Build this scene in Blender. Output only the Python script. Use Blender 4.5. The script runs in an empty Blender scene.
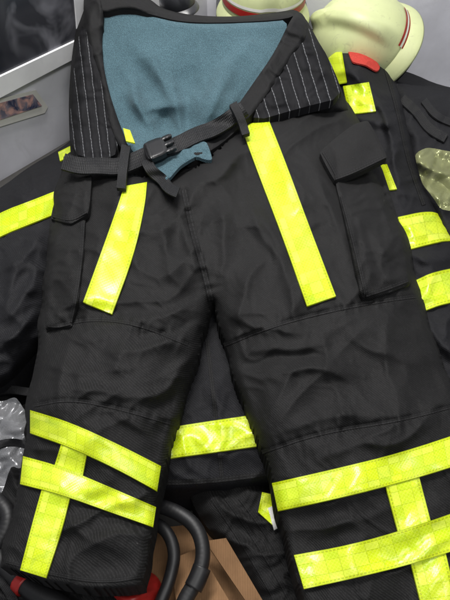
import bpy, math, random
import numpy as np
from mathutils import Vector, Matrix
from mathutils.geometry import delaunay_2d_cdt
random.seed(4)
S = bpy.context.scene
COL = S.collection
PI = math.pi
# ------------------------------------------------------------------ camera geometry (surveyed from the photograph)
PT = math.radians(50); F = 520.0; D = 1.0
cp, sp = math.cos(PT), math.sin(PT)
CAM = np.array([0, -D*cp, D*sp])
def ray(u, v):
    u = np.asarray(u, float); v = np.asarray(v, float)
    return np.stack([u-225, cp*F+sp*(300-v), -sp*F+cp*(300-v)], -1)
def P(u, v, h):                       # point above the bench plan at height h
    r = ray(u, v); t = (np.asarray(h, float)-CAM[2])/r[..., 2]
    return CAM + r*t[..., None]
def Pd(u, v, d): return CAM + ray(u, v)*(d/F)
# ------------------------------------------------------------------ 2d helpers
def chaikin(p, n=2, closed=True):
    p = [np.array(q, float) for q in p]
    for _ in range(n):
        o = []
        if not closed: o.append(p[0])
        for i in range(len(p) if closed else len(p)-1):
            a, b = p[i], p[(i+1) % len(p)]
            o += [a*.75+b*.25, a*.25+b*.75]
        if not closed: o.append(p[-1])
        p = o
    return np.array(p)
def softc(p, k=5):                    # keep the corners, only round them by k
    p = [np.array(q, float) for q in p]; o = []; n = len(p)
    for i in range(n):
        a, b, c = p[i-1], p[i], p[(i+1) % n]
        la = np.linalg.norm(a-b); lc = np.linalg.norm(c-b)
        o.append(b+(a-b)*min(k/la, .4)); o.append(b+(c-b)*min(k/lc, .4))
    return chaikin(o, 1)
def resample(p, step, closed=True):
    p = np.array(p, float); o = []
    n = len(p) if closed else len(p)-1
    for i in range(n):
        a, b = p[i], p[(i+1) % len(p)]
        k = max(1, int(round(np.linalg.norm(b-a)/step)))
        for j in range(k): o.append(a+(b-a)*j/k)
    if not closed: o.append(p[-1])
    q = [o[0]]
    for x in o[1:]:
        if np.linalg.norm(x-q[-1]) > step*.35: q.append(x)
    return np.array(q)
def even(p, n):
    p = np.array(p, float)
    s = np.r_[0, np.cumsum(np.linalg.norm(np.diff(p, axis=0), axis=1))]
    t = np.linspace(0, s[-1], n)
    return np.stack([np.interp(t, s, p[:, 0]), np.interp(t, s, p[:, 1])], 1)
def dist(U, V, p, closed=True):
    p = np.array(p, float); best = np.full(np.shape(U), 1e9)
    n = len(p) if closed else len(p)-1
    for i in range(n):
        a = p[i]; b = p[(i+1) % len(p)]; e = b-a; L = max(e@e, 1e-9)
        t = np.clip(((U-a[0])*e[0]+(V-a[1])*e[1])/L, 0, 1)
        best = np.minimum(best, np.hypot(U-a[0]-t*e[0], V-a[1]-t*e[1]))
    return best
def inside(U, V, p):
    p = np.array(p, float); c = np.zeros(np.shape(U), bool)
    for i in range(len(p)):
        a = p[i]; b = p[(i+1) % len(p)]
        if a[1] == b[1]: continue
        k = ((a[1] > V) != (b[1] > V)) & (U < (b[0]-a[0])*(V-a[1])/(b[1]-a[1])+a[0])
        c ^= k
    return c
def sdist(U, V, p):
    d = dist(U, V, p); return np.where(inside(U, V, p), d, -d)
def rnd01(d, r): return np.sin(PI/2*np.clip(d/r, 0, 1))
def sm(x): x = np.clip(x, 0, 1); return x*x*(3-2*x)
def hsh(i, j, s):
    x = np.sin(i*127.1+j*311.7+s*74.7)*43758.5453
    return x-np.floor(x)
def noise(U, V, sc, s=0, ang=0, st=1):          # gradient noise, 0..1
    c, q = math.cos(ang+s), math.sin(ang+s)
    if st != 1: c, q = math.cos(ang), math.sin(ang)
    x = (U*c+V*q)/(sc*st)+s*3.7; y = (-U*q+V*c)/sc+s*1.9
    i = np.floor(x); j = np.floor(y); fx = x-i; fy = y-j; f = fx**3*(fx*(fx*6-15)+10); g = fy**3*(fy*(fy*6-15)+10)
    def gr(di, dj):
        a = hsh(i+di, j+dj, s)*2*PI; return np.cos(a)*(fx-di)+np.sin(a)*(fy-dj)
    n = (gr(0, 0)*(1-f)+gr(1, 0)*f)*(1-g)+(gr(0, 1)*(1-f)+gr(1, 1)*f)*g
    return np.clip(.5+.75*n, 0, 1)
def ridge(U, V, sc, s=0, ang=0, st=1, pw=2):
    wu = U+(noise(U, V, sc*1.7, s+5)-.5)*sc*1.6; wv = V+(noise(U, V, sc*1.7, s+9)-.5)*sc*1.6
    return (1-np.abs(2*noise(wu, wv, sc, s, ang, st)-1))**pw
def fold(U, V, pts, w, a, w2=None, e0=2.4):
    p = chaikin(pts, 2, False); best = np.full(np.shape(U), 1e9); tt = np.zeros(np.shape(U)); sd = np.zeros(np.shape(U))
    L = np.r_[0, np.cumsum(np.linalg.norm(np.diff(p, axis=0), axis=1))]
    U2 = U+(noise(U, V, 30, 2)-.5)*7; V2 = V+(noise(U, V, 30, 8)-.5)*7
    for i in range(len(p)-1):
        e = p[i+1]-p[i]; ll = max(e@e, 1e-9)
        t = np.clip(((U2-p[i][0])*e[0]+(V2-p[i][1])*e[1])/ll, 0, 1)
        dx = U2-p[i][0]-t*e[0]; dy = V2-p[i][1]-t*e[1]; d = np.hypot(dx, dy)
        k = d < best; best = np.where(k, d, best)
        tt = np.where(k, (L[i]+t*math.sqrt(ll))/L[-1], tt); sd = np.where(k, np.sign(e[0]*dy-e[1]*dx), sd)
    ww = np.where(sd > 0, w, w2 or w)
    fade = sm(tt/.4)*sm((1-tt)/.4)
    return a*np.exp(-(np.sqrt(best**2+e0**2)-e0)/(ww*.75))*(.03+.97*fade)*np.where((tt <= 0) | (tt >= 1), np.exp(-best/ww), 1)
# ------------------------------------------------------------------ objects
WL = {}
def mesh(name, v, f, mat, parent=None, uv=None, smooth=True, label=None):
    off = WL.get(parent.name, np.zeros(3)) if parent else np.zeros(3)
    me = bpy.data.meshes.new(name)
    v = np.array(v, float)-off
    me.from_pydata([tuple(x) for x in v], [], [tuple(int(i) for i in q) for q in f]); me.update()
    me.materials.append(mat)
    if uv is not None:
        l = me.uv_layers.new(name='UVMap')
        for lp in me.loops: l.data[lp.index].uv = uv[lp.vertex_index]
    if smooth: me.polygons.foreach_set('use_smooth', [True]*len(me.polygons))
    o = bpy.data.objects.new(name, me); COL.objects.link(o)
    if parent: o.parent = parent
    WL[o.name] = off
    if label: o['label'] = label
    return o
def thing(name, label, cat, loc):
    o = bpy.data.objects.new(name, None); COL.objects.link(o); o.location = tuple(loc); o.empty_display_size = .05
    o['label'] = label; o['category'] = cat; WL[o.name] = np.array(loc, float); return o
def tag(o, label, cat): o['label'] = label; o['category'] = cat; return o
def struct(o): o['kind'] = 'structure'; return o
def sheet(name, poly, hf, mat, parent=None, step=3.0, smooth=2, skirt=.03, rnd=None, uv=None, off=0, label=None, corner=0, shade=True):
    pl = softc(poly, corner) if corner else (chaikin(poly, smooth) if smooth else np.array(poly, float))
    pl = resample(pl, step)
    x0, y0 = pl.min(0); x1, y1 = pl.max(0)
    gx, gy = np.meshgrid(np.arange(x0, x1, step), np.arange(y0, y1, step*.87))
    gx = gx+(np.arange(gx.shape[0]) % 2)[:, None]*step*.5
    gx = gx.ravel(); gy = gy.ravel()
    k = inside(gx, gy, pl); gx = gx[k]; gy = gy[k]
    k = dist(gx, gy, pl) > step*.55; gx = gx[k]; gy = gy[k]
    pts = [Vector(q) for q in pl]+[Vector((a, b)) for a, b in zip(gx, gy)]
    r = delaunay_2d_cdt(pts, [], [list(range(len(pl)))], 1, 1e-4)
    co = np.array([tuple(q) for q in r[0]]); tris = [tuple(t) for t in r[2]]
    U, V = co[:, 0], co[:, 1]
    h = hf(U, V)+off
    if rnd: h = h-rnd[1]*(1-rnd01(dist(U, V, pl), rnd[0]))
    X = P(U, V, h)
    t0 = np.array(tris); n = np.cross(X[t0[:, 1]]-X[t0[:, 0]], X[t0[:, 2]]-X[t0[:, 0]])
    if n[:, 2].sum() < 0: tris = [(a, c, b) for a, b, c in tris]
    uvs = None
    if uv: uvs = [tuple(q) for q in np.stack(uv(U, V), 1)]
    verts = list(X); faces = list(tris)
    if skirt:
        es = {}
        for a, b, c in tris:
            for e in ((a, b), (b, c), (c, a)): es[e] = 1
        bd = [e for e in es if (e[1], e[0]) not in es]
        mp = {}
        for a, b in bd:
            for q in (a, b):
                if q not in mp:
                    mp[q] = len(verts); verts.append(X[q]); verts.append(X[q]-np.array([0, 0, skirt]))
                    if uvs: uvs += [uvs[q], uvs[q]]
            faces.append((mp[b], mp[a], mp[a]+1, mp[b]+1))
    return mesh(name, verts, faces, mat, parent, uvs, shade, label)
def band(name, A, B, hf, mat, parent, off=.003, step=2.2, thick=.003, curve=True, label=None):
    if curve and len(A) > 2: A = chaikin(A, 2, False)
    if curve and len(B) > 2: B = chaikin(B, 2, False)
    L = max(np.linalg.norm(np.diff(np.array(A, float), axis=0), axis=1).sum(), 4)
    n = max(2, int(L/step)); A = even(A, n); B = even(B, n)
    W = np.linalg.norm(A-B, axis=1).mean(); m = max(3, int(W/step)+1)
    s = np.linspace(0, 1, m)
    G = A[:, None]*(1-s)[None, :, None]+B[:, None]*s[None, :, None]
    U, V = G[..., 0], G[..., 1]
    h = hf(U, V)+off
    X = P(U, V, h).reshape(-1, 3)
    mid = np.r_[0, np.cumsum(np.linalg.norm(np.diff((A+B)/2, axis=0), axis=1))]/W
    uv = [(mid[i], s[j]) for i in range(n) for j in range(m)]
    f = []
    a, b, c = X[0], X[1], X[m]
    fl = np.cross(c-a, b-a)[2] > 0
    for i in range(n-1):
        for j in range(m-1):
            q = (i*m+j, (i+1)*m+j, (i+1)*m+j+1, i*m+j+1)
            f.append(q if fl else q[::-1])
    verts = list(X)
    ring = [i*m for i in range(n)]+[(n-1)*m+j for j in range(1, m)]+[i*m+m-1 for i in range(n-2, -1, -1)]+[j for j in range(m-2, 0, -1)]
    st = len(verts)
    for q in ring: verts += [X[q], X[q]-np.array([0, 0, thick])]; uv += [uv[q], uv[q]]
    for i in range(len(ring)):
        j = (i+1) % len(ring); q = (st+2*i, st+2*i+1, st+2*j+1, st+2*j); f.append(q if fl else q[::-1])
    return mesh(name, verts, f, mat, parent, uv, True, label)
def strip(name, path, w, hf, mat, parent, off=.002, thick=.002, step=2.2, label=None):
    p = chaikin(path, 2, False) if len(path) > 2 else np.array(path, float)
    p = even(p, max(3, int(np.linalg.norm(np.diff(p, axis=0), axis=1).sum()/4)))
    t = np.gradient(p, axis=0); t /= np.linalg.norm(t, axis=1)[:, None]+1e-9
    nn = np.stack([-t[:, 1], t[:, 0]], 1)
    return band(name, p+nn*w/2, p-nn*w/2, hf, mat, parent, off, step, thick, False, label)
def tube(name, path, r, mat, parent=None, corr=0, pitch=.006, nr=16, step=.002, label=None):
    p = np.array(path, float)
    for _ in range(3):
        q = [p[0]]
        for a, b in zip(p[:-1], p[1:]): q += [a*.75+b*.25, a*.25+b*.75]
        q.append(p[-1]); p = np.array(q)
    s = np.r_[0, np.cumsum(np.linalg.norm(np.diff(p, axis=0), axis=1))]
    n = max(4, int(s[-1]/step)); t = np.linspace(0, s[-1], n)
    p = np.stack([np.interp(t, s, p[:, k]) for k in range(3)], 1)
    T = np.gradient(p, axis=0); T /= np.linalg.norm(T, axis=1)[:, None]
    N = np.cross(T[0], [0.1, .2, 1]); N /= np.linalg.norm(N); v = []; f = []
    for i in range(n):
        N = N-T[i]*(N@T[i]); N /= np.linalg.norm(N); B = np.cross(T[i], N)
        rr = r*(1+corr*math.sin(2*PI*t[i]/pitch))
        for k in range(nr):
            a = 2*PI*k/nr; v.append(p[i]+rr*(N*math.cos(a)+B*math.sin(a)))
    for i in range(n-1):
        for k in range(nr): f.append((i*nr+k, i*nr+(k+1) % nr, (i+1)*nr+(k+1) % nr, (i+1)*nr+k))
    f.append(tuple(range(nr))[::-1]); f.append(tuple((n-1)*nr+k for k in range(nr)))
    return mesh(name, v, f, mat, parent, None, True, label)
# ------------------------------------------------------------------ materials
class NB:
    def __init__(s, name):
        s.m = bpy.data.materials.new(name); s.m.use_nodes = True; s.t = s.m.node_tree; s.t.nodes.clear()
        s.o = s.n('ShaderNodeOutputMaterial'); s.b = s.n('ShaderNodeBsdfPrincipled'); s.l(s.b.outputs[0], s.o.inputs[0])
        s.tc = s.n('ShaderNodeTexCoord')
    def n(s, k, **kw):
        x = s.t.nodes.new(k)
        for a, b in kw.items(): setattr(x, a, b)
        return x
    def l(s, a, b): s.t.links.new(a, b)
    def set(s, **kw):
        for a, b in kw.items(): s.b.inputs[a.replace('_', ' ')].default_value = b
    def noise(s, sc, det=3, co='Object', dis=0, rough=.5):
        x = s.n('ShaderNodeTexNoise'); x.inputs['Scale'].default_value = sc; x.inputs['Detail'].default_value = det
        x.inputs['Distortion'].default_value = dis; x.inputs['Roughness'].default_value = rough
        s.l(s.tc.outputs[co], x.inputs['Vector']); return x.outputs['Fac']
    def math(s, op, a, b=None, c=None):
        x = s.n('ShaderNodeMath', operation=op)
        for i, q in enumerate((a, b, c)):
            if q is None: continue
            if isinstance(q, (int, float)): x.inputs[i].default_value = q
            else: s.l(q, x.inputs[i])
        return x.outputs[0]
    def mix(s, f, a, b):
        x = s.n('ShaderNodeMix', data_type='RGBA')
        for i, q in ((0, f), (6, a), (7, b)):
            if isinstance(q, (int, float)): x.inputs[i].default_value = q
            elif isinstance(q, tuple): x.inputs[i].default_value = q+(1,) if len(q) == 3 else q
            else: s.l(q, x.inputs[i])
        return x.outputs[2]
    def ramp(s, f, lo, hi):
        x = s.n('ShaderNodeMapRange'); x.inputs[1].default_value = lo; x.inputs[2].default_value = hi; s.l(f, x.inputs[0]); return x.outputs[0]
    def bump(s, h, st, d, prev=None):
        x = s.n('ShaderNodeBump'); x.inputs['Strength'].default_value = st; x.inputs['Distance'].default_value = d
        s.l(h, x.inputs['Height'])
        if prev is not None: s.l(prev, x.inputs['Normal'])
        return x.outputs[0]
    def wave(s, sc, direction, dis=.6):
        x = s.n('ShaderNodeTexWave', bands_direction=direction); x.inputs['Scale'].default_value = sc
        x.inputs['Distortion'].default_value = dis; x.inputs['Detail'].default_value = 1; x.inputs['Detail Scale'].default_value = 3
        s.l(s.tc.outputs['Object'], x.inputs['Vector']); return x.outputs['Fac']
    def col(s, c): s.l(c, s.b.inputs['Base Color'])
    def nor(s, c): s.l(c, s.b.inputs['Normal'])
def fabric(name, col, crease=.2, rough=.74, sheen=.0, weave=.5, wsc=520, lint=.0, spec=.23):
    b = NB(name); f = b.noise(14, 4)
    c = b.mix(b.ramp(f, .3, .7), tuple(x*.82 for x in col), tuple(x*1.2 for x in col))
    w = b.noise(wsc, 2)
    w = b.math('ADD', b.math('MULTIPLY', w, .6), b.math('MULTIPLY', b.wave(140, 'DIAGONAL', 1.5), .4))
    c = b.mix(b.ramp(w, .3, .75), tuple(x*.6 for x in col), c)
    c = b.mix(b.ramp(w, .55, .9), c, tuple(x*2.2 for x in col))
    if lint:
        l = b.noise(230, 1); c = b.mix(b.math('MULTIPLY', b.ramp(l, .80, .83), lint), c, (.30, .29, .28))
    b.col(c); b.set(Roughness=rough, Sheen_Weight=sheen, Sheen_Roughness=.45, Specular_IOR_Level=spec)
    n1 = b.bump(b.noise(45, 4, dis=.5), crease, .007)
    b.nor(b.bump(w, weave, .0008, n1)); return b.m
def pinstripe(name, col):
    b = NB(name); sep = b.n('ShaderNodeSeparateXYZ'); b.l(b.tc.outputs['UV'], sep.inputs[0])
    x = b.math('FRACT', sep.outputs[0]); y = b.math('FRACT', sep.outputs[1])
    wob = b.noise(40, 2)
    d = b.math('ABSOLUTE', b.math('SUBTRACT', b.math('ADD', x, b.math('MULTIPLY', wob, .18)), .58))
    line = b.math('MULTIPLY', b.math('LESS_THAN', d, .033), b.math('ADD', b.math('MULTIPLY', b.math('LESS_THAN', y, .75), .3), .15))
    gro = b.ramp(d, 0, .3)
    b.col(b.mix(line, b.mix(b.ramp(b.noise(30, 3), .3, .7), tuple(q*.7 for q in col), tuple(q*1.3 for q in col)), (.34, .35, .37)))
    b.set(Roughness=.8, Specular_IOR_Level=.2)
    n = b.bump(gro, .8, .003); b.nor(b.bump(b.noise(300, 2), .3, .001, n)); return b.m
def seam_mat(name, col):
    b = NB(name); sep = b.n('ShaderNodeSeparateXYZ'); b.l(b.tc.outputs['UV'], sep.inputs[0])
    y = b.math('ABSOLUTE', b.math('SUBTRACT', sep.outputs[1], .5))
    st = b.math('MULTIPLY', b.math('LESS_THAN', b.math('ABSOLUTE', b.math('SUBTRACT', y, .26)), .06), b.math('LESS_THAN', b.math('FRACT', b.math('MULTIPLY', sep.outputs[0], 1.4)), .7))
    b.col(b.mix(st, col, (.022, .022, .023))); b.set(Roughness=.75, Specular_IOR_Level=.2)
    b.nor(b.bump(b.noise(300, 2), .5, .0015)); return b.m
def webbing(name, col):
    b = NB(name); sep = b.n('ShaderNodeSeparateXYZ'); b.l(b.tc.outputs['UV'], sep.inputs[0])
    r = b.math('SINE', b.math('MULTIPLY', sep.outputs[0], 2*PI*9)); e = b.math('SINE', b.math('MULTIPLY', sep.outputs[1], 2*PI*6))
    h = b.math('ADD', b.math('MULTIPLY', r, .5), b.math('MULTIPLY', e, .35))
    b.col(b.mix(b.ramp(h, -.8, .8), tuple(q*.6 for q in col), tuple(q*1.5 for q in col))); b.set(Roughness=.6, Specular_IOR_Level=.3)
    b.nor(b.bump(h, .5, .0012, b.bump(b.noise(60, 3), .2, .004))); return b.m
def reflective(name):
    b = NB(name); sep = b.n('ShaderNodeSeparateXYZ'); b.l(b.tc.outputs['UV'], sep.inputs[0])
    x, y = sep.outputs[0], sep.outputs[1]
    yc = b.math('ABSOLUTE', b.math('SUBTRACT', y, .5))
    edge = b.math('GREATER_THAN', yc, .40)
    rim = b.math('GREATER_THAN', yc, .475)
    stitch = b.math('MULTIPLY', b.math('LESS_THAN', b.math('ABSOLUTE', b.math('SUBTRACT', yc, .435)), .02), b.math('LESS_THAN', b.math('FRACT', b.math('MULTIPLY', x, 9)), .65))
    # square prism cells welded in a grid, with a finer lattice inside each
    gx = b.math('FRACT', b.math('MULTIPLY', x, 2.5)); gy = b.math('FRACT', b.math('ADD', b.math('MULTIPLY', y, 2.5), .25))
    cell = b.math('MAXIMUM', b.math('LESS_THAN', gx, .07), b.math('LESS_THAN', gy, .06))
    k = b.n('ShaderNodeTexWhiteNoise', noise_dimensions='2D'); cv = b.n('ShaderNodeCombineXYZ')
    b.l(b.math('FLOOR', b.math('MULTIPLY', x, 2.5)), cv.inputs[0]); b.l(b.math('FLOOR', b.math('ADD', b.math('MULTIPLY', y, 2.5), .25)), cv.inputs[1]); b.l(cv.outputs[0], k.inputs[0])
    p = b.math('FRACT', b.math('MULTIPLY', b.math('ADD', x, y), 8)); q = b.math('FRACT', b.math('MULTIPLY', b.math('SUBTRACT', x, y), 8))
    lat = b.math('MINIMUM', b.math('ABSOLUTE', b.math('SUBTRACT', p, .5)), b.math('ABSOLUTE', b.math('SUBTRACT', q, .5)))
    base = b.mix(b.ramp(b.noise(9, 2), .35, .65), (.50, .67, .0), (.62, .74, .0))
    base = b.mix(b.math('MULTIPLY', b.math('POWER', k.outputs[0], 2.5), .6), base, (.76, .86, .10))  # highlights painted into the colour: random cells mixed paler
    base = b.mix(b.math('MULTIPLY', b.math('LESS_THAN', k.outputs[0], .22), .4), base, (.42, .60, .02))
    base = b.mix(b.math('MULTIPLY', b.ramp(b.noise(30, 5, dis=1.2, rough=.65), .56, .66), .5), base, (.36, .52, .03))
    base = b.mix(b.math('MULTIPLY', cell, .55), base, (.38, .50, .0))
    base = b.mix(b.math('MULTIPLY', b.math('LESS_THAN', lat, .09), .26), base, (.84, .94, .14))
    base = b.mix(edge, base, (.55, .67, .0)); base = b.mix(b.math('MULTIPLY', stitch, .7), base, (.28, .34, .0))
    base = b.mix(b.math('MULTIPLY', rim, .5), base, (.25, .31, .0))
    b.col(base)
    b.l(b.math('ADD', b.math('MULTIPLY', edge, .25), .29), b.b.inputs['Roughness'])
    b.set(Specular_IOR_Level=.55)
    n = b.bump(b.math('SUBTRACT', 1.0, cell), .45, .0013); b.nor(b.bump(lat, .2, .001, n)); return b.m
def plain(name, col, rough=.5, var=.15, nsc=30, bs=.1, bd=.002, **kw):
    b = NB(name); f = b.ramp(b.noise(nsc, 5), .3, .7)
    b.col(b.mix(f, tuple(x*(1-var) for x in col), tuple(min(1, x*(1+var)) for x in col)))
    b.set(Roughness=rough, **kw); b.nor(b.bump(b.noise(nsc*6, 4), bs, bd)); return b.m
def worn(name, col, amt=.35, sc=38, dirt=(.30, .30, .20), rough=.36):
    b = NB(name); f = b.ramp(b.noise(9, 5), .3, .7); g = b.ramp(b.noise(sc, 6, dis=1.2, rough=.7), .56, .68)
    c = b.mix(f, tuple(x*.86 for x in col), tuple(x*1.06 for x in col)); c = b.mix(b.math('MULTIPLY', g, amt), c, dirt)
    b.col(c); b.l(b.math('ADD', rough, b.math('MULTIPLY', f, .2)), b.b.inputs['Roughness']); b.nor(b.bump(b.noise(60, 4), .08, .002)); return b.m
def cardboard(name, col):
    b = NB(name); w = b.wave(95, 'X', .3)
    c = b.mix(b.ramp(b.noise(30, 5), .3, .7), tuple(q*.8 for q in col), tuple(q*1.15 for q in col))
    c = b.mix(b.math('MULTIPLY', w, .22), c, tuple(q*.6 for q in col))
    c = b.mix(b.math('MULTIPLY', b.ramp(b.noise(22, 6, rough=.7), .55, .68), .5), c, tuple(q*.5 for q in col))
    b.col(c); b.set(Roughness=.9, Specular_IOR_Level=.15); b.nor(b.bump(w, .15, .001, b.bump(b.noise(25, 4), .3, .006))); return b.m
BLK = fabric('black_shell_fabric', (.0098, .0096, .0098), crease=.16, lint=.10)
JKT = fabric('navy_shell_fabric', (.0088, .0089, .0108), crease=.2, lint=.08)
BLK2 = fabric('dark_facing_fabric', (.0078, .0077, .0083), crease=.2)
TEAL = fabric('teal_lining_fabric', (.066, .118, .142), crease=.3, rough=.92, sheen=.08, weave=.5, wsc=420, spec=.15)
PIN = pinstripe('pinstripe_elastic_fabric', (.008, .008, .0095))
SEAM = seam_mat('topstitched_seam', (.0085, .0083, .0085))
REF = reflective('lime_reflective_tape')
WEB = webbing('black_webbing', (.010, .010, .011))
PLS = plain('black_plastic', (.010, .010, .011), .32, .2, 60, .05)
RUB = worn('dusty_black_rubber', (.008, .008, .009), .06, 45, (.14, .13, .12), .42)
WALLM = worn('scuffed_lilac_white_wall', (.80, .80, .86), .22, 9, (.55, .55, .57), .5)
FRM = worn('scuffed_white_ledge', (.88, .88, .90), .25, 16, (.55, .55, .56), .42)
FLR = plain('dark_concrete_floor', (.05, .048, .046), .8, .4, 12, .4, .004)
BEN = worn('dark_bench_top', (.035, .033, .031), .3, 20, (.07, .065, .06), .6)
CRD = cardboard('brown_cardboard', (.235, .132, .066))
REDP = plain('red_plastic', (.34, .016, .013), .42, .2, 30, .15)
REDF = fabric('red_fabric', (.50, .045, .035), crease=.3)
CRM = worn('pale_green_cream_shell', (.60, .65, .34))
WHT = plain('white_tape', (.75, .74, .70), .4, .05, 30, .05)
DHM = plain('dark_grey_shell', (.02, .021, .024), .3, .2, 20, .05)
def picture_mat(name, cols, sc, lo=.50, hi=.66):
    b = NB(name); f = b.noise(sc, 3, dis=1.0); g = b.noise(sc*1.7, 3, dis=.6)
    c = b.mix(b.ramp(f, .38, .62), cols[0], cols[1])
    c = b.mix(b.math('MULTIPLY', b.ramp(g, lo, hi), .85), c, cols[2]); b.col(c); b.set(Roughness=.25); return b.m
PIC = picture_mat('dark_window_glass', ((.02, .022, .03), (.07, .07, .08), (.22, .22, .25)), 5)
SNAP = picture_mat('snapshot_print', ((.05, .06, .12), (.30, .27, .33), (.80, .46, .40)), 22, .42, .58)
def bag_mat(name, col, fac, rough):
    b = NB(name); b.set(Roughness=rough, Specular_IOR_Level=.8); b.col(b.mix(.0, col, col))
    tr = b.n('ShaderNodeBsdfTransparent'); mx = b.n('ShaderNodeMixShader'); gl = b.n('ShaderNodeBsdfGlossy'); gl.inputs['Roughness'].default_value = rough
    gl.inputs['Color'].default_value = col+(1,)
    m2 = b.n('ShaderNodeMixShader'); m2.inputs[0].default_value = .3; b.l(b.b.outputs[0], m2.inputs[1]); b.l(gl.outputs[0], m2.inputs[2])
    mx.inputs[0].default_value = fac
    b.l(tr.outputs[0], mx.inputs[1]); b.l(m2.outputs[0], mx.inputs[2]); b.l(mx.outputs[0], b.o.inputs[0]); return b.m
BAG = bag_mat('clear_polythene', (.78, .79, .82), .27, .2)
BAG2 = bag_mat('yellowish_polythene', (.72, .76, .34), .30, .2)
# ------------------------------------------------------------------ setting
FZ = -.11          # bench top
GZ = -.86          # floor
struct(mesh('floor', [(-3, -2.2, GZ), (3, -2.2, GZ), (3, 3, GZ), (-3, 3, GZ)], [(0, 1, 2, 3)], FLR, None, None, False))
wd = np.array([.61, .7924, 0.]); wn = np.array([.7924, -.61, 0.])
wb = P(0, 178, FZ)
YB = 1.25
corner = wb+wd*((YB-wb[1])/wd[1])
a = wb-wd*1.6
def box_wall(name, p, q, nrm, t, z1):
    v = []
    for o in (0, t):
        for e in (p, q):
            for z in (GZ, z1): v.append((e[0]-nrm[0]*o, e[1]-nrm[1]*o, z))
    f = [(0, 2, 3, 1), (4, 5, 7, 6), (0, 1, 5, 4), (2, 6, 7, 3), (1, 3, 7, 5), (0, 4, 6, 2)]
    return struct(mesh(name, v, f, WALLM, None, None, False))
box_wall('wall_left', a, corner, wn, .1, 2.2)
box_wall('wall_back', corner+np.array([.0, 0, 0]), np.array([2.4, YB, 0]), np.array([0, -1., 0]), .1, 2.2)
def xw(y): return wb[0]+(y-wb[1])*wd[0]/wd[1]+.008
bench = thing('work_bench', 'dark work bench against the pale wall, carrying the jacket, trousers and helmets', 'bench', (0, .2, GZ))
bp = [(xw(-.78), -.78), (.60, -.78), (.60, 1.235), (xw(1.235), 1.235)]
v = [(x, y, FZ-.004) for x, y in bp]+[(x, y, FZ-.045) for x, y in bp]
mesh('bench_top', v, [(0, 1, 2, 3), (7, 6, 5, 4), (0, 4, 5, 1), (1, 5, 6, 2), (2, 6, 7, 3), (3, 7, 4, 0)], BEN, bench, None, False)
def bxm(name, x0, x1, y0, y1, z0, z1, mat, par):
    v = [(x, y, z) for z in (z0, z1) for y in (y0, y1) for x in (x0, x1)]
    return mesh(name, v, [(0, 2, 3, 1), (4, 5, 7, 6), (0, 1, 5, 4), (2, 6, 7, 3), (0, 4, 6, 2), (1, 3, 7, 5)], mat, par, None, False)
for lx, ly in ((.53, -.72), (.53, 1.16), (.10, 1.16), (-.9, -.72)): bxm('leg', lx, lx+.06, ly, ly+.06, GZ, FZ-.046, DHM, bench)
def Pw(u, v, off=0):
    r = ray(u, v); o = wb+wn*off; t = ((o-CAM)@wn)/(r@wn); return CAM+r*np.asarray(t)[..., None]
def wslab(name, poly, off, t, mat, parent, smooth=False):
    p = [Pw(u, v, off) for u, v in poly]; n = len(p)
    v = p+[q-wn*t for q in p]
    f = [tuple(range(n))]+[(i, i+n, (i+1) % n+n, (i+1) % n) for i in range(n)]
    return mesh(name, v, f, mat, parent, None, False)
fr = thing('wall_window', 'dark blurry window with a white ledge in the left wall at the upper left', 'window', Pw(20, 80))
wslab('window_ledge', [(-120, 131), (-120, 158), (0, 98), (78, 57), (150, 17), (150, 4), (78, 40), (0, 77)], .014, .014, FRM, fr)
wslab('window_frame', [(78, 39), (92, 32), (86, -60), (70, -60)], .010, .010, FRM, fr)
wslab('window_pane', [(-120, 133), (0, 79), (78, 42), (80, 41), (72, -60), (-120, -60)], .006, .005, PIC, fr)
ph = thing('wall_photo', 'small colour snapshot with a pale border stuck on the wall under the window ledge', 'photo', Pw(20, 110))
wslab('print_border', [(-20, 104), (36, 90), (48, 107), (45, 113), (-20, 133)], .004, .003, WHT, ph)
wslab('print_image', [(-18, 108), (33, 94.5), (42, 106), (-18, 126)], .006, .0015, SNAP, ph)
# ------------------------------------------------------------------ trousers
outer_r = [(345, 97), (356, 114), (366, 138), (371, 162), (380, 190), (398, 212), (408, 240), (418, 285), (432, 335), (452, 385), (480, 440), (510, 520), (520, 600), (524, 655)]
inner_r = [(318, 655), (303, 605), (291, 555), (277, 500), (264, 450), (240, 393), (224, 345), (212, 303)]
inner_l = [(206, 328), (190, 385), (168, 450), (160, 490), (153, 530), (143, 585)]
hem_l = [(143, 585), (112, 590), (80, 588), (40, 580), (0, 567)]
outer_l = [(0, 567), (4, 540), (18, 490), (25, 440), (28, 400), (36, 345), (42, 290), (52, 230), (56, 185), (64, 155)]
def wob(p, s, a=2.4):
    p = resample(chaikin(p, 2, False), 6, False); U, V = p[:, 0], p[:, 1]
    k = np.ones(len(p)); k[0] = k[-1] = 0
    p = p+np.stack([(noise(U, V, 34, s)-.5)*k, (noise(U, V, 34, s+3)-.5)*k], 1)*a*2
    return [tuple(x) for x in chaikin(p, 1, False)]
outer_r = wob(outer_r, 1, 4.5); inner_r = wob(inner_r, 2, 3); inner_l = wob(inner_l, 3, 3); outer_l = wob(outer_l, 4, 4.5); hem_l = wob(hem_l, 5, 2)
waist = [(70, 152), (95, 164), (125, 170), (150, 178), (180, 176), (212, 156), (243, 122), (300, 106), (340, 96)]
waist = [tuple(x) for x in chaikin(waist, 2, False)]
TPOLY = waist+outer_r+inner_r+inner_l+hem_l[1:-1]+outer_l
TP = resample(np.array(TPOLY), 4)
side_r = resample(np.array(outer_r+inner_r+inner_l), 4, False); side_l = resample(np.array(outer_l), 4, False); hem_line = resample(np.array(hem_l), 5, False)
waist_line = resample(np.array(waist), 4, False)
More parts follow.
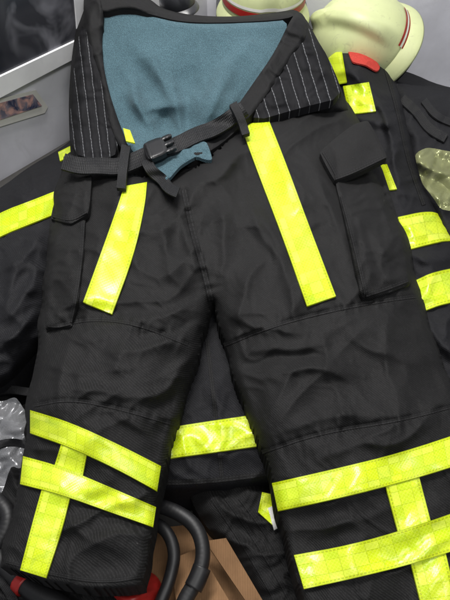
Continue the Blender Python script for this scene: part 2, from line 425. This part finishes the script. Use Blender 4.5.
FOLDS = [
 ([(208, 300), (170, 316), (118, 322)], 5, .012, 12), ([(202, 322), (160, 348), (95, 352)], 6, .013, 14), ([(34, 362), (85, 376), (150, 364)], 6, .009, 13),
 ([(30, 400), (80, 386), (150, 402), (188, 386)], 6, .010, 13), ([(196, 352), (165, 392), (112, 414)], 6, .012, 11), ([(176, 190), (186, 240), (206, 295)], 5, .010, 9),
 ([(158, 200), (164, 260), (195, 306)], 7, .012, 12), ([(150, 190), (132, 240), (142, 290)], 7, .009, 12), ([(74, 325), (60, 380), (44, 430)], 7, .010, 11),
 ([(90, 215), (100, 250), (92, 300)], 7, .007, 8), ([(100, 400), (130, 425), (158, 440)], 5, .006, 9), ([(40, 498), (90, 542), (135, 550)], 9, .007, 12),
 ([(216, 306), (262, 332), (318, 332)], 5, .012, 12), ([(225, 346), (272, 354), (345, 338)], 6, .012, 13), ([(240, 388), (300, 366), (385, 376)], 7, .012, 14),
 ([(262, 442), (320, 416), (410, 416)], 8, .010, 12), ([(216, 185), (228, 240), (215, 296)], 6, .010, 9), ([(236, 170), (254, 225), (286, 268), (302, 338)], 6, .011, 12),
 ([(300, 135), (322, 190), (346, 240), (354, 300)], 7, .010, 12), ([(396, 295), (380, 350), (404, 418)], 8, .011, 12), ([(336, 310), (362, 352), (438, 366)], 7, .010, 12),
 ([(300, 470), (342, 448), (425, 428)], 6, .005, 9), ([(300, 530), (360, 520), (430, 500)], 8, .005, 10), ([(188, 214), (205, 226), (238, 210)], 6, .006, 8),
 ([(195, 190), (215, 180), (248, 148)], 6, .009, 8), ([(262, 300), (300, 285), (335, 258)], 8, .006, 9),
 ([(226, 300), (245, 285), (270, 246)], 5, .008, 9), ([(340, 200), (372, 232), (402, 270)], 6, .006, 8),
 ([(205, 210), (197, 250), (209, 300)], 2.4, -.007, 4), ([(212, 310), (180, 332), (125, 336)], 5, -.007, 6), ([(236, 366), (290, 354), (350, 356)], 5, -.005, 7),
 ([(150, 300), (120, 345), (112, 400)], 10, .009, 13), ([(330, 375), (348, 410), (334, 445)], 8, .008, 11),
 ([(60, 340), (110, 335), (150, 322)], 6, .006, 10), ([(255, 270), (240, 300), (235, 340)], 6, .007, 8),
 ([(205, 335), (180, 370), (150, 380)], 4, .006, 7), ([(228, 360), (250, 378), (300, 384)], 4, .005, 8),
 ([(120, 185), (110, 215), (112, 260)], 5, .006, 8), ([(270, 140), (285, 175), (290, 215)], 5, .006, 8), ([(310, 320), (330, 350), (322, 390)], 5, .006, 8), ([(95, 345), (78, 372), (84, 410)], 5, .006, 8)]
SEAMS = [[(46, 330), (85, 318), (135, 322), (188, 344)], [(224, 345), (270, 326), (330, 310), (385, 300), (416, 296)], [(34, 405), (70, 398), (120, 408), (178, 425)], [(262, 452), (320, 432), (400, 420), (460, 404)], [(184, 190), (192, 230), (204, 270), (211, 300)]]
def pucker(U, V, path):
    p = even(chaikin(path, 2, False), 40); s = np.zeros(np.shape(U)); best = np.full(np.shape(U), 1e9)
    for i in range(len(p)-1):
        e = p[i+1]-p[i]; L = np.linalg.norm(e); t = np.clip(((U-p[i][0])*e[0]+(V-p[i][1])*e[1])/(L*L), 0, 1)
        d = np.hypot(U-p[i][0]-t*e[0], V-p[i][1]-t*e[1]); k = d < best; best = np.where(k, d, best); s = np.where(k, (i+t)*L, s)
    ph = s+9*noise(U, V, 25, 4)
    return .0028*(np.sin(ph*.7)*.6+np.sin(ph*.39+1)*.7)*np.exp(-best/6)*noise(U, V, 40, 6)*1.6-.003*np.exp(-(best/2.5)**2)
def hT(U, V):
    U = np.asarray(U, float); V = np.asarray(V, float)
    ins = inside(U, V, TP)
    d = np.minimum(dist(U, V, side_r, False), dist(U, V, side_l, False)); d = np.where(ins, d, 0)
    dh = np.where(ins, dist(U, V, hem_line, False), 0)
    dw = dist(U, V, waist_line, False)
    thin = 1-.72*sm((V-400)/170)
    h = .050+.014*rnd01(d, 9)*(.4+.6*thin)+.038*thin*rnd01(d, 62)-.006*(1-rnd01(dh, 3))
    h -= .018*(1-rnd01(dw, 14))*sm((260-V)/60)
    ed = .25+.75*sm(d/16)
    h += ed*(.022*(noise(U, V, 80, 3)-.5)+.012*(noise(U, V, 40, 7)-.5))
    m = noise(U, V, 60, 21)
    h += ed*(.010*(ridge(U, V, 44, 11, -.5, 2.6)-.5)+.0040*(ridge(U, V, 24, 15, .6, 2.8, 3)-.4)*sm((m-.3)*2.5)+.0016*(ridge(U, V, 13, 19, .9, 2.8, 3)-.4)*sm((.75-m)*2.5))
    k = np.zeros(U.shape)
    for pts, w, am, w2 in FOLDS: k += fold(U, V, pts, w, am, w2)
    for s in SEAMS: k += pucker(U, V, s)
    return h+k*(.15+.85*sm(d/16))*(.3+.7*sm(dw/12))
def hTs(U, V):                        # the tape is stiffer than the cloth: it bridges the small wrinkles
    c = hT(U, V); s = c.copy()
    for i in range(8): s = s+hT(U+4*math.cos(i*PI/4), V+4*math.sin(i*PI/4))
    return np.maximum(s/9, c-.0015)
tr = thing('fire_trousers', 'black firefighter trousers with lime stripes and teal lining, laid on top of the jacket', 'trousers', P(225, 330, FZ))
sheet('trouser_body', TPOLY, hT, BLK, tr, step=2.0, smooth=0, skirt=.045)
# back of the waist, standing up behind the opening
BACK = [(72, 178), (68, 110), (71, 62), (76, 28), (84, -10), (112, -16), (145, -5), (166, 12), (225, 18), (280, 12), (300, 8), (320, 44), (334, 72), (345, 98), (350, 116), (300, 125), (255, 142), (218, 172), (180, 192), (120, 190)]
BKP = resample(chaikin(BACK, 2), 5)
TEALP = [(98, 12), (125, 2), (150, 9), (185, 18), (240, 20), (293, 17), (277, 52), (253, 90), (224, 128), (204, 152), (160, 168), (130, 152), (114, 118), (103, 80)]
TLP = resample(chaikin(TEALP, 2), 5)
BF = [([(112, 22), (160, 70), (185, 140)], 9, .020, 17), ([(266, 26), (218, 72), (188, 140)], 9, .022, 20), ([(110, 80), (150, 112), (206, 98)], 8, .014, 13), ([(118, 50), (138, 100), (160, 158)], 7, .018, 11), ([(244, 56), (216, 95), (192, 145)], 7, .015, 12), ([(170, 50), (176, 100), (184, 145)], 7, .013, 11), ([(206, 40), (200, 80), (190, 130)], 6, .010, 10)]
def hB(U, V):
    U = np.asarray(U, float); V = np.asarray(V, float)
    d = np.maximum(sdist(U, V, BKP), 0); di = np.maximum(sdist(U, V, TLP), 0)
    q = .30+.70*sm((V-25)/90)
    h = .065+.03*rnd01(d, 14)+.17*np.clip((130-V)/140, 0, 1.1)**1.2-.034*sm(di/60)*sm((V-40)/90)
    h += q*(.012*(noise(U, V, 44, 23)-.5)+.006*(ridge(U, V, 38, 31, 1.0, 2)-.4)+.0015*(ridge(U, V, 18, 33, .3, 2)-.4))
    for pts, w, am, w2 in BF: h += q*fold(U, V, pts, w, am, w2, 4.0)*sm(di/10)
    return h
sheet('back_panel', BACK, hB, BLK2, tr, step=3, off=-.014, skirt=.20)
sheet('lining', TEALP, hB, TEAL, tr, step=2.0, off=.002, skirt=.016)
FR = [(292, 16), (301, 10), (311, 30), (288, 62), (266, 96), (243, 125), (214, 150), (187, 161), (183, 156), (208, 139), (233, 112), (254, 82), (275, 52)]
FL = [(82, -8), (99, -12), (104, 10), (101, 50), (107, 85), (118, 120), (129, 146), (120, 150), (108, 118), (99, 70), (86, 36)]
FT = [(90, -8), (110, -15), (145, -4), (165, 13), (225, 18), (293, 11), (293, 19), (225, 23), (180, 22), (150, 14), (126, 8), (98, 16)]
def hFc(U, V): return hB(U, V)+.004*(ridge(U, V, 18, 41, .8, 2)-.3)
sheet('waist_facing', FT, hB, BLK2, tr, step=2.0, off=.009, rnd=(3, .003), skirt=.023)
sheet('waist_facing', FR, hFc, BLK2, tr, step=2.0, off=.009, rnd=(3, .003), skirt=.021)
sheet('waist_facing', FL, hFc, BLK2, tr, step=2.0, off=.009, rnd=(3, .003), skirt=.021)
def uvR(U, V): return ((U-250)*1.0-(V-70)*.30)/11.0, V/3.2
def uvL(U, V): return ((U-70)*1.0-(V-70)*.12)/8.5, V/3.2
def hPn(U, V): return hB(U, V)+.005*(ridge(U, V, 14, 43, .1, 2)-.4)
sheet('stitched_side_panel', [(304, 22), (322, 46), (335, 72), (344, 97), (300, 108), (252, 122), (258, 104), (278, 74), (295, 46)], hPn, PIN, tr, step=2.2, off=.005, skirt=.02, uv=uvR, smooth=1)
sheet('stitched_side_panel', [(79, 24), (90, 32), (101, 80), (110, 122), (120, 152), (100, 162), (70, 152), (70, 105)], hPn, PIN, tr, step=2.2, off=.005, skirt=.02, uv=uvL, smooth=1)
# belt and buckle
def hBelt(U, V):
    U = np.asarray(U, float); return .118+.016*(noise(U, V, 26, 2)-.5)+.006*(noise(U, V, 11, 5)-.5)+.03*np.clip((125-np.asarray(V))/20, 0, 1)
strip('belt_strap', [(63, 161), (80, 166), (100, 165), (118, 167), (140, 158), (160, 148)], 16, hBelt, WEB, tr, .0, .004)
strip('belt_strap', [(158, 150), (178, 144), (196, 134), (216, 128), (244, 108)], 15, hBelt, WEB, tr, .001, .004)
strip('belt_end', [(146, 160), (152, 172), (162, 178), (168, 188), (178, 192)], 11, lambda U, V: hBelt(U, V)+.010*np.sin(np.asarray(V)*.2), WEB, tr, .004, .003)
def rot(poly, cx, cy, ang):
    c, s = math.cos(ang), math.sin(ang); return [(cx+x*c-y*s, cy+x*s+y*c) for x, y in poly]
def rect(x0, y0, x1, y1): return [(x0, y0), (x1, y0), (x1, y1), (x0, y1)]
flat = lambda z: (lambda U, V: z+0*np.asarray(U, float))
bk = sheet('buckle', rot(rect(-14, -9, 8, 9), 158, 147, -.38), flat(.135), PLS, tr, step=1.6, smooth=0, corner=3, rnd=(3, .003), skirt=.01)
for y in (-6.5, 0, 6.5):
    sheet('buckle_prong', rot(rect(6, y-1.8, 17, y+1.8), 158, 147, -.38), flat(.1345), PLS, bk, step=1.2, smooth=1, rnd=(1.5, .002), skirt=.006)
sheet('buckle_bar', rot(rect(-12, -8, -8, 8), 158, 147, -.38), flat(.139), PLS, bk, step=1.3, smooth=1, rnd=(1.5, .002), skirt=.006)
def hLp(U, V): return .130+.006*np.sin(np.asarray(V, float)*.12)+.03*np.clip((125-np.asarray(V))/20, 0, 1)
strip('belt_loop', [(126, 145), (123, 165), (121, 188)], 9, hLp, WEB, tr, 0, .008)
strip('belt_loop', [(233, 103), (241, 118), (246, 134)], 8, hLp, WEB, tr, 0, .008)
def hTip(U, V):
    U = np.asarray(U, float); return np.maximum(.110, hT(U, V)+.012)+.005*ridge(U, V, 14, 5, .5, 2)
sheet('lining_tip', [(158, 148), (190, 138), (207, 142), (213, 160), (206, 160), (196, 156), (180, 166), (168, 180), (158, 182), (150, 168)], hTip, TEAL, tr, step=1.8, corner=2, skirt=.008, rnd=(2, .002))
# fly and seams
strip('fly_seam', SEAMS[4], 6, hT, SEAM, tr, .0015)
for s in SEAMS[:4]: strip('seam', s, 4, hT, SEAM, tr, .0012)
strip('hem_seam', [(6, 561), (45, 572), (85, 580), (112, 581), (141, 576)], 4, hT, SEAM, tr, .0012)
# cargo pockets
def hPk(U, V): return hT(U, V)+.005*(ridge(U, V, 26, 47, 1.2, 2)-.4)+.003*(ridge(U, V, 14, 49, -.4, 2)-.4)
pk = sheet('pocket', [(51, 214), (86, 206), (84, 250), (79, 296), (72, 327), (45, 329), (45, 280), (48, 240)], hPk, BLK, tr, step=2.0, corner=2, off=.008, rnd=(2.5, .003), skirt=.010)
strip('pocket_seam', [(83, 222), (81, 255), (76, 296), (70, 322)], 4, hPk, SEAM, pk, .0095)
strip('pocket_seam', [(70, 323), (58, 326), (48, 325)], 4, hPk, SEAM, pk, .0095)
pf = sheet('pocket_flap', [(59, 184), (92, 174), (90, 202), (88, 214), (71, 224), (50, 219)], hPk, BLK, pk, step=1.8, corner=2, off=.017, rnd=(2, .002), skirt=.012)
strip('flap_seam', [(86, 211), (71, 220), (53, 215)], 4, hPk, SEAM, pf, .018)
def hPr(U, V):
    return hPk(U, V)+fold(U, V, [(340, 190), (352, 240), (364, 296)], 4, .009, 7)+fold(U, V, [(350, 190), (364, 240), (372, 292)], 4, .006, 7)+fold(U, V, [(372, 200), (382, 250), (398, 285)], 6, .007, 8)+fold(U, V, [(352, 262), (380, 282), (410, 276)], 5, .006, 7)
pk = sheet('pocket', [(334, 178), (380, 162), (390, 192), (403, 236), (412, 284), (388, 293), (362, 300), (354, 262), (345, 220)], hPr, BLK, tr, step=2.0, corner=3, off=.009, rnd=(3, .004), skirt=.010)
strip('pocket_seam', [(342, 196), (350, 225), (359, 262), (366, 294)], 4, hPr, SEAM, pk, .0105)
strip('pocket_seam', [(366, 295), (388, 288), (408, 280)], 4, hPr, SEAM, pk, .0105)
def hF(U, V):
    U = np.asarray(U, float); return np.maximum(.112, hT(U, V)+.018)+.006*(noise(U, V, 25, 2)-.5)+fold(U, V, [(325, 150), (352, 148), (384, 142)], 6, .004, 10)
fl = sheet('pocket_flap', [(319, 152), (338, 136), (354, 124), (368, 120), (378, 138), (388, 158), (362, 171), (335, 182)], hF, BLK, pk, step=1.8, corner=2, rnd=(2, .002), skirt=.012)
strip('flap_seam', [(335, 178), (352, 172), (385, 156)], 4, hF, SEAM, fl, .001)
strip('flap_seam', [(324, 152), (333, 167), (338, 177)], 4, hF, SEAM, fl, .001)
# reflective tape
def R_(A, B, off=.0045, hf=hTs, par=None): return band('reflective_stripe', A, B, hf, REF, par or tr, off)
R_([(124, 186), (118, 205), (102, 250), (83, 302)], [(147, 182), (145, 205), (134, 255), (112, 314)])
R_([(235, 109), (255, 165), (282, 235), (307, 306)], [(262, 103), (283, 155), (310, 228), (336, 296)])
R_([(30, 410), (70, 422), (120, 445), (161, 466)], [(30, 433), (70, 447), (115, 468), (157, 491)], .007)
R_([(23, 456), (60, 466), (110, 487), (156, 507)], [(20, 484), (60, 494), (110, 512), (153, 527)], .007)
R_([(62, 441), (53, 470)], [(87, 452), (82, 480)], .0045)
R_([(42, 488), (33, 520), (20, 570)], [(70, 497), (62, 530), (46, 578)], .0045)
R_([(272, 483), (330, 470), (400, 453), (475, 428)], [(278, 511), (340, 498), (410, 480), (480, 458)], .007)
R_([(294, 555), (350, 545), (410, 528), (490, 500)], [(304, 589), (355, 578), (420, 562), (500, 535)], .007)
R_([(384, 480), (399, 536)], [(418, 472), (432, 526)], .0045)
R_([(410, 560), (420, 600), (432, 648)], [(445, 550), (457, 600), (468, 648)], .0045)
band('reflective_stripe', [(123, 128), (126, 141)], [(130, 130), (135, 143)], flat(.134), REF, tr, 0)
# ------------------------------------------------------------------ jacket under the trousers
TOR = [(80, 140), (330, 44), (352, 90), (395, 200), (405, 430), (330, 470), (262, 484), (210, 491), (150, 493), (105, 440), (40, 350), (60, 200)]
TORP = resample(chaikin(TOR, 2), 6)
SLL = [(84, 128), (62, 148), (28, 167), (0, 189), (-60, 222), (-75, 330), (-60, 402), (0, 394), (38, 352), (75, 300), (90, 200)]
SLP = resample(chaikin(SLL, 2), 6)
SLR = [(318, 38), (345, 36), (386, 56), (404, 90), (412, 125), (420, 175), (440, 206), (460, 240), (485, 310), (505, 400), (470, 440), (425, 420), (395, 330), (375, 240), (350, 150), (325, 90)]
SRP = resample(chaikin(SLR, 2), 6)
def wr(U, V, s): return .011*(ridge(U, V, 34, s, .4, 2)-.4)+.004*(ridge(U, V, 18, s+3, -.7, 2, 3)-.4)+.014*(noise(U, V, 50, s+1)-.5)
def hTor(U, V):
    d = np.maximum(sdist(U, V, TORP), 0)
    h = -.03+.02*rnd01(d, 8)+.03*rnd01(d, 50)+.6*wr(U, V, 41)
    return h+fold(U, V, [(205, 350), (215, 400), (225, 470)], 6, .008, 9)+fold(U, V, [(180, 420), (200, 445), (245, 465)], 5, .005, 8)
def hSl(U, V):
    d = np.maximum(sdist(U, V, SLP), 0)
    h = -.035+.03*rnd01(d, 12)+.05*rnd01(d, 55)+wr(U, V, 51)
    for pts, w, am, w2 in [([(60, 165), (30, 190), (0, 205)], 6, .01, 9), ([(50, 225), (20, 262), (-10, 275)], 6, .016, 10), ([(42, 255), (25, 300), (-5, 330)], 6, .017, 10), ([(40, 300), (18, 335), (-10, 360)], 6, .016, 9), ([(10, 240), (15, 280), (5, 320)], 6, .012, 9)]:
        h += fold(U, V, pts, w, am, w2)
    return h
def hSr(U, V):
    d = np.maximum(sdist(U, V, SRP), 0)
    h = -.035+.03*rnd01(d, 11)+.05*rnd01(d, 50)+wr(U, V, 61)+.055*np.exp(-((U-356)**2+(V-62)**2)/26**2)
    for pts, w, am, w2 in [([(365, 72), (388, 120), (400, 185)], 5, .022, 10), ([(402, 120), (393, 165), (412, 205)], 5, .018, 8), ([(380, 100), (392, 135), (386, 170)], 4, .014, 7), ([(360, 118), (385, 128), (410, 120)], 4, .010, 7), ([(410, 255), (430, 262), (460, 255)], 5, .008, 8), ([(428, 320), (440, 345), (470, 360)], 6, .012, 9)]:
        h += fold(U, V, pts, w, am, w2)
    return h
jk = thing('fire_jacket', 'dark firefighter jacket spread under the trousers, its striped sleeves showing at both sides', 'jacket', P(225, 300, FZ)+np.array([0, .02, 0]))
sheet('torso', TOR, hTor, JKT, jk, step=2.6, skirt=.09)
sl = sheet('sleeve', SLL, hSl, JKT, jk, step=2.4, skirt=.09)
sr = sheet('sleeve', SLR, hSr, JKT, jk, step=2.2, skirt=.09)
R_([(110, 441), (165, 428), (210, 421), (300, 408)], [(110, 470), (163, 459), (210, 453), (300, 440)], .004, hTor, jk)
strip('hem_seam', [(140, 483), (205, 482), (280, 472)], 5, hTor, SEAM, jk, .0015)
strip('seam', [(207, 340), (214, 400), (222, 478)], 4, hTor, SEAM, jk, .0015)
strip('seam', [(384, 62), (398, 110), (408, 160), (424, 205)], 4, hSr, SEAM, sr, .0015)
R_([(-55, 244), (0, 212), (30, 201), (60, 189)], [(-55, 266), (0, 236), (30, 224), (60, 212)], .004, hSl, sl)
R_([(58, 152), (74, 144)], [(60, 161), (76, 154)], .004, hSl, sl)
R_([(398, 217), (425, 211), (440, 213), (456, 226)], [(407, 250), (430, 244), (448, 240), (463, 243)], .004, hSr, sr)
R_([(414, 281), (435, 271), (474, 265)], [(424, 311), (445, 303), (482, 298)], .004, hSr, sr)
R_([(323, 47), (336, 84)], [(341, 46), (347, 82)], .006, hSr, sr)
R_([(343, 86), (349, 114)], [(369, 82), (376, 111)], .004, hSr, sr)
R_([(366, 166), (376, 191)], [(387, 164), (397, 189)], .004, hSr, sr)
def hTab(U, V): return hSr(U, V)+.008+.004*(ridge(U, V, 12, 5, .5, 1.6)-.4)
sheet('shoulder_tab', [(347, 48), (362, 50), (373, 57), (381, 67), (377, 72), (366, 65), (352, 62)], hTab, REDF, sr, step=1.6, corner=2, skirt=.004)
# ------------------------------------------------------------------ helmets
def helmet(name, label, loc, M, sc, shell, bands=(), guard=False, brimk=1.0, arc=(0, 2*PI), comb=.010):
    t = thing(name, label, 'helmet', loc)
    M = np.array(M, float)
    def shape(r, z, a, k=1):
        if r > 1: r = 1+(r-1)*brimk
        x = .142*r*math.cos(a); y = .118*r*math.sin(a)
        if r > 1: x *= 1+.12*(r-1)/.16*max(0, math.cos(a))
        q = z
        if z > .03:
            e = math.exp(-(y/.020)**4)*min(1, max(0, (z-.03)/.04)); x *= 1+e*comb*3; q += comb*e
        return loc+M@(np.array([x, y, q])*sc)
    def lathe(nm, prof, mat, par, a0=0, a1=2*PI, n=120):
        full = abs(a1-a0-2*PI) < 1e-6; m = n if full else n+1
        v = [shape(r, z, a0+(a1-a0)*k/n) for r, z in prof for k in range(m)]; f = []
        for i in range(len(prof)-1):
            for k in range(n):
                k2 = (k+1) % m
                f.append((i*m+k, (i+1)*m+k, (i+1)*m+k2, i*m+k2))
        return mesh(nm, v, f, mat, par)
    dome = [(math.sin(q*PI/2/20)**.85 if q else .001, .02+.125*math.cos(q*PI/2/20)) for q in range(21)]+[(1.005, .0), (.97, -.002), (.93, .03)]
    sh = lathe('shell', dome, shell, t)
    lathe('brim', [(1.0, .012), (1.05, .004), (1.12, -.010), (1.15, -.018), (1.155, -.022), (1.13, -.022), (1.04, -.008), (.97, -.003)], shell, t)
    for z0, z1, mt, nm in bands:
        pr = []
        for z in np.linspace(z0, z1, 3):
            c = max((z-.02)/.125, 0); pr.append(((1-c*c)**.425*1.0+.012/max(brimk, .4), z))
        lathe(nm, pr[::-1], mt, sh, arc[0], arc[1])
    if guard:
        lathe('neck_guard', [(.97, .0), (.95, -.02), (.95, -.045), (.93, -.05)], BLK2, t, -PI*.75, PI*.75)
    return t
def axes(up, fwd):
    up = np.array(up, float)/np.linalg.norm(up); f = np.array(fwd, float); f -= up*(f@up); f /= np.linalg.norm(f)
    return np.stack([f, np.cross(up, f), up], 1)
helmet('fire_helmet', 'pale cream green helmet with a short red stripe, tipped over beside the jacket shoulder', Pd(366, 48, 1.66), axes((-.78, -.16, .60), (.35, -.8, .4)), 1.22, CRM, ((.004, .013, REDP, 'red_band'), (.0145, .019, WHT, 'white_band'), (.0205, .026, REDP, 'red_band')), True, .6, (-.05, .85), .016)
helmet('fire_helmet', 'cream helmet with red band upright behind the waistband, cut by the photo top', Pd(263, 6, 1.6), axes((0, -.05, 1), (.08, -1, 0)), 1.06, CRM, ((.024, .040, REDP, 'red_band'), (.043, .050, WHT, 'white_band')))
helmet('fire_helmet', 'unclear dark rounded object in helmet form beyond the waistband, left of the upright cream helmet', Pd(178, 6, 1.48), axes((-.2, 0, 1), (.5, -1, 0)), .42, DHM)  # stand-in for an unclear dark rounded object, built from the helmet shape
# ------------------------------------------------------------------ gear around
def pile(poly, s, z0, z1, r=25):
    pp = resample(chaikin(poly, 2), 6)
    return lambda U, V: z0+(z1-z0)*rnd01(np.maximum(sdist(U, V, pp), 0), r)+1.3*wr(U, V, s)
q0 = [(372, 62), (410, 72), (440, 86), (480, 92), (530, 120), (530, 320), (460, 280), (420, 220), (400, 160)]
hc = pile(q0, 71, -.07, .0)
fc = tag(sheet('folded_coat', q0, hc, JKT, None, 2.8, skirt=.10), 'dark folded coat lying behind the right sleeve under the tipped helmet', 'coat')
strip('coat_strap', [(402, 98), (418, 112), (428, 128), (446, 138)], 9, hc, WEB, fc, .006, .004)
strip('coat_strap', [(424, 100), (436, 116), (456, 124)], 7, hc, WEB, fc, .006, .004)
def crumple(U, V, s): return .026*np.abs(2*noise(U, V, 22, s, .4, 2.0)-1)+.013*np.abs(2*noise(U, V, 12, s+2, -.6, 1.9)-1)
q5 = [(414, 154), (427, 147), (452, 152), (480, 148), (492, 218), (464, 212), (441, 210), (432, 196), (422, 184)]
def hb2(U, V): return np.maximum(hc(U, V), hSr(U, V))+.006+crumple(U, V, 9)
tag(sheet('plastic_bag', q5, hb2, BAG2, None, 1.7, corner=3, skirt=0), 'yellowish clear crumpled plastic bag beside the right sleeve at the right edge', 'bag')
q1 = [(-40, 394), (2, 402), (16, 396), (28, 416), (23, 434), (32, 452), (21, 470), (11, 465), (2, 494), (-40, 508)]
def hbag(U, V): return -.022+crumple(U, V, 9)
tag(sheet('plastic_bag', q1, hbag, BAG, None, 1.7, corner=3, skirt=0), 'silvery clear crumpled plastic bag at the left edge beside the left trouser leg', 'bag')
q2 = [(-60, 385), (30, 395), (80, 520), (150, 560), (140, 650), (-60, 680)]
hq2 = pile(q2, 81, -.07, -.035)
lc = tag(sheet('folded_coat', q2, hq2, BLK2, None, 2.8, skirt=.06), 'black cloth heaped under the left trouser leg at the lower left', 'coat')
strip('coat_strap', [(-20, 398), (4, 388), (30, 392)], 8, hq2, WEB, lc, .02, .004)
strip('coat_strap', [(-14, 452), (6, 440), (34, 446)], 7, hq2, WEB, lc, .062, .004)
strip('coat_strap', [(-20, 560), (2, 580), (20, 612)], 9, hq2, WEB, lc, .012, .004)
q3 = [(184, 478), (270, 470), (300, 520), (335, 650), (300, 668), (268, 630), (250, 585), (222, 545), (196, 514)]
h3 = pile(q3, 91, -.06, -.03, 20)
ot = thing('spare_trousers', 'spare black trousers folded below the jacket hem between the two legs', 'trousers', P(250, 560, FZ))
sheet('trouser_body', q3, h3, BLK, ot, 2.4, skirt=.06)
for k in range(3):
    strip('seam', [(212+k*14, 498), (234+k*15, 530), (262+k*15, 575), (288+k*15, 625)], 4, h3, SEAM, ot, .0015)
band('reflective_stripe', [(262, 492), (258, 512)], [(288, 498), (276, 528)], h3, REF, ot, .006)
band('white_patch', [(268, 508), (274, 530)], [(286, 500), (292, 520)], h3, WHT, ot, .008)
cb = thing('cardboard_box', 'flattened brown cardboard box with creased flaps at the bottom between the legs', 'box', P(205, 590, FZ))
def slope(a, b, c, cr): return lambda U, V: a+b*(np.asarray(U, float)-200)+c*(np.asarray(V, float)-570)+cr*np.maximum(0, np.asarray(U, float)*.6+np.asarray(V, float)*.5-395)+.003*(noise(np.asarray(U, float), np.asarray(V, float), 30, 4)-.5)
sheet('box_panel', [(140, 530), (212, 522), (252, 560), (290, 680), (130, 680)], slope(-.085, .0, .0, .0), CRD, cb, 3, smooth=0, skirt=.005)
sheet('box_flap', [(170, 560), (198, 548), (236, 612), (246, 680), (160, 680), (176, 600)], slope(-.066, -.0001, .0001, .0006), CRD, cb, 3, smooth=0, skirt=.005)
sheet('box_flap', [(205, 541), (226, 538), (266, 606), (256, 616)], slope(-.056, .0007, -.0002, 0), CRD, cb, 3, smooth=0, skirt=.005)
q4 = [(96, 596), (116, 576), (146, 569), (160, 578), (166, 600), (162, 650), (104, 650)]
tag(sheet('red_case', q4, pile(q4, 3, -.07, -.02, 34), REDP, None, 2.5, skirt=.03), 'red rounded plastic case peeking out under the left trouser hem', 'case')
hp = P
hz = thing('breathing_hose', 'black rubber hose curving down beside the left trouser hem over the cardboard', 'hose', P(185, 550, FZ))
tube('hose', [hp(140, 502, -.04), hp(170, 508, -.02), hp(196, 524, -.015), hp(205, 552, -.015), hp(197, 580, -.02), hp(182, 604, -.025), hp(172, 640, -.03)], .0105, RUB, hz, .012, .006)
tube('coupling', [hp(202, 567, -.016), hp(198, 578, -.018), hp(193, 588, -.020)], .0128, RUB, hz)
tube('hose', [hp(142, 520, -.05), hp(164, 526, -.03), hp(176, 550, -.03), hp(170, 580, -.04), hp(160, 604, -.04)], .009, RUB, hz, .0)
h2 = thing('rubber_hose', 'smooth black rubber hose lying under the lower left trouser hem', 'hose', P(40, 590, FZ))
tube('hose', [hp(-20, 540, -.03), hp(8, 566, -.02), hp(30, 590, -.015), hp(60, 604, -.01), hp(85, 625, -.02)], .013, RUB, h2)
tube('ring', [hp(20, 580, -.018), hp(26, 586, -.016)], .015, REDP, h2)
h4 = thing('rubber_hose', 'short black rubber hose curling out at the left edge beside the plastic bag', 'hose', P(0, 510, FZ))
tube('hose', [hp(-25, 490, -.03), hp(0, 500, -.01), hp(12, 520, -.01), hp(-6, 550, -.02)], .011, RUB, h4, .02, .006)
# support box under the upright helmet
zb = Pd(263, 6, 1.6)
sb = thing('storage_box', 'dark grey storage box carrying the upright cream helmet behind the waistband', 'box', (zb[0], zb[1], FZ))
bxm('box_body', zb[0]-.14, zb[0]+.14, zb[1]-.1, zb[1]+.14, FZ, zb[2]-.045, DHM, sb)
bxm('box_lid', zb[0]-.145, zb[0]+.145, zb[1]-.105, zb[1]+.145, zb[2]-.043, zb[2]-.025, DHM, sb)
# ------------------------------------------------------------------ lamps
def area(name, loc, tgt, sx, sy, e, col):
    l = bpy.data.lights.new(name, 'AREA'); l.shape = 'RECTANGLE'; l.size = sx; l.size_y = sy; l.energy = e; l.color = col
    o = bpy.data.objects.new(name, l); COL.objects.link(o); o.location = loc
    o.rotation_euler = (Vector(tgt)-Vector(loc)).to_track_quat('-Z', 'Y').to_euler()
area('ceiling_lamp', (-.35, .65, 2.0), (0, .1, 0), 1.2, .25, 58, (1, .98, .95))
area('ceiling_lamp', (.5, -.9, 2.3), (0, 0, 0), 1.3, .4, 21, (1, .99, .97))
w = bpy.data.worlds.new('World'); S.world = w; w.use_nodes = True
w.node_tree.nodes['Background'].inputs[0].default_value = (.92, .95, 1, 1); w.node_tree.nodes['Background'].inputs[1].default_value = .28
S.view_settings.view_transform = 'Standard'; S.view_settings.look = 'None'; S.view_settings.exposure = 0
cam = bpy.data.cameras.new('camera'); co = bpy.data.objects.new('camera', cam); COL.objects.link(co)
cam.sensor_fit = 'VERTICAL'; cam.angle_y = 2*math.atan(300/F); cam.clip_start = .02; cam.clip_end = 50
co.location = tuple(CAM); co.rotation_euler = (PI/2-PT, 0, 0)
S.camera = co
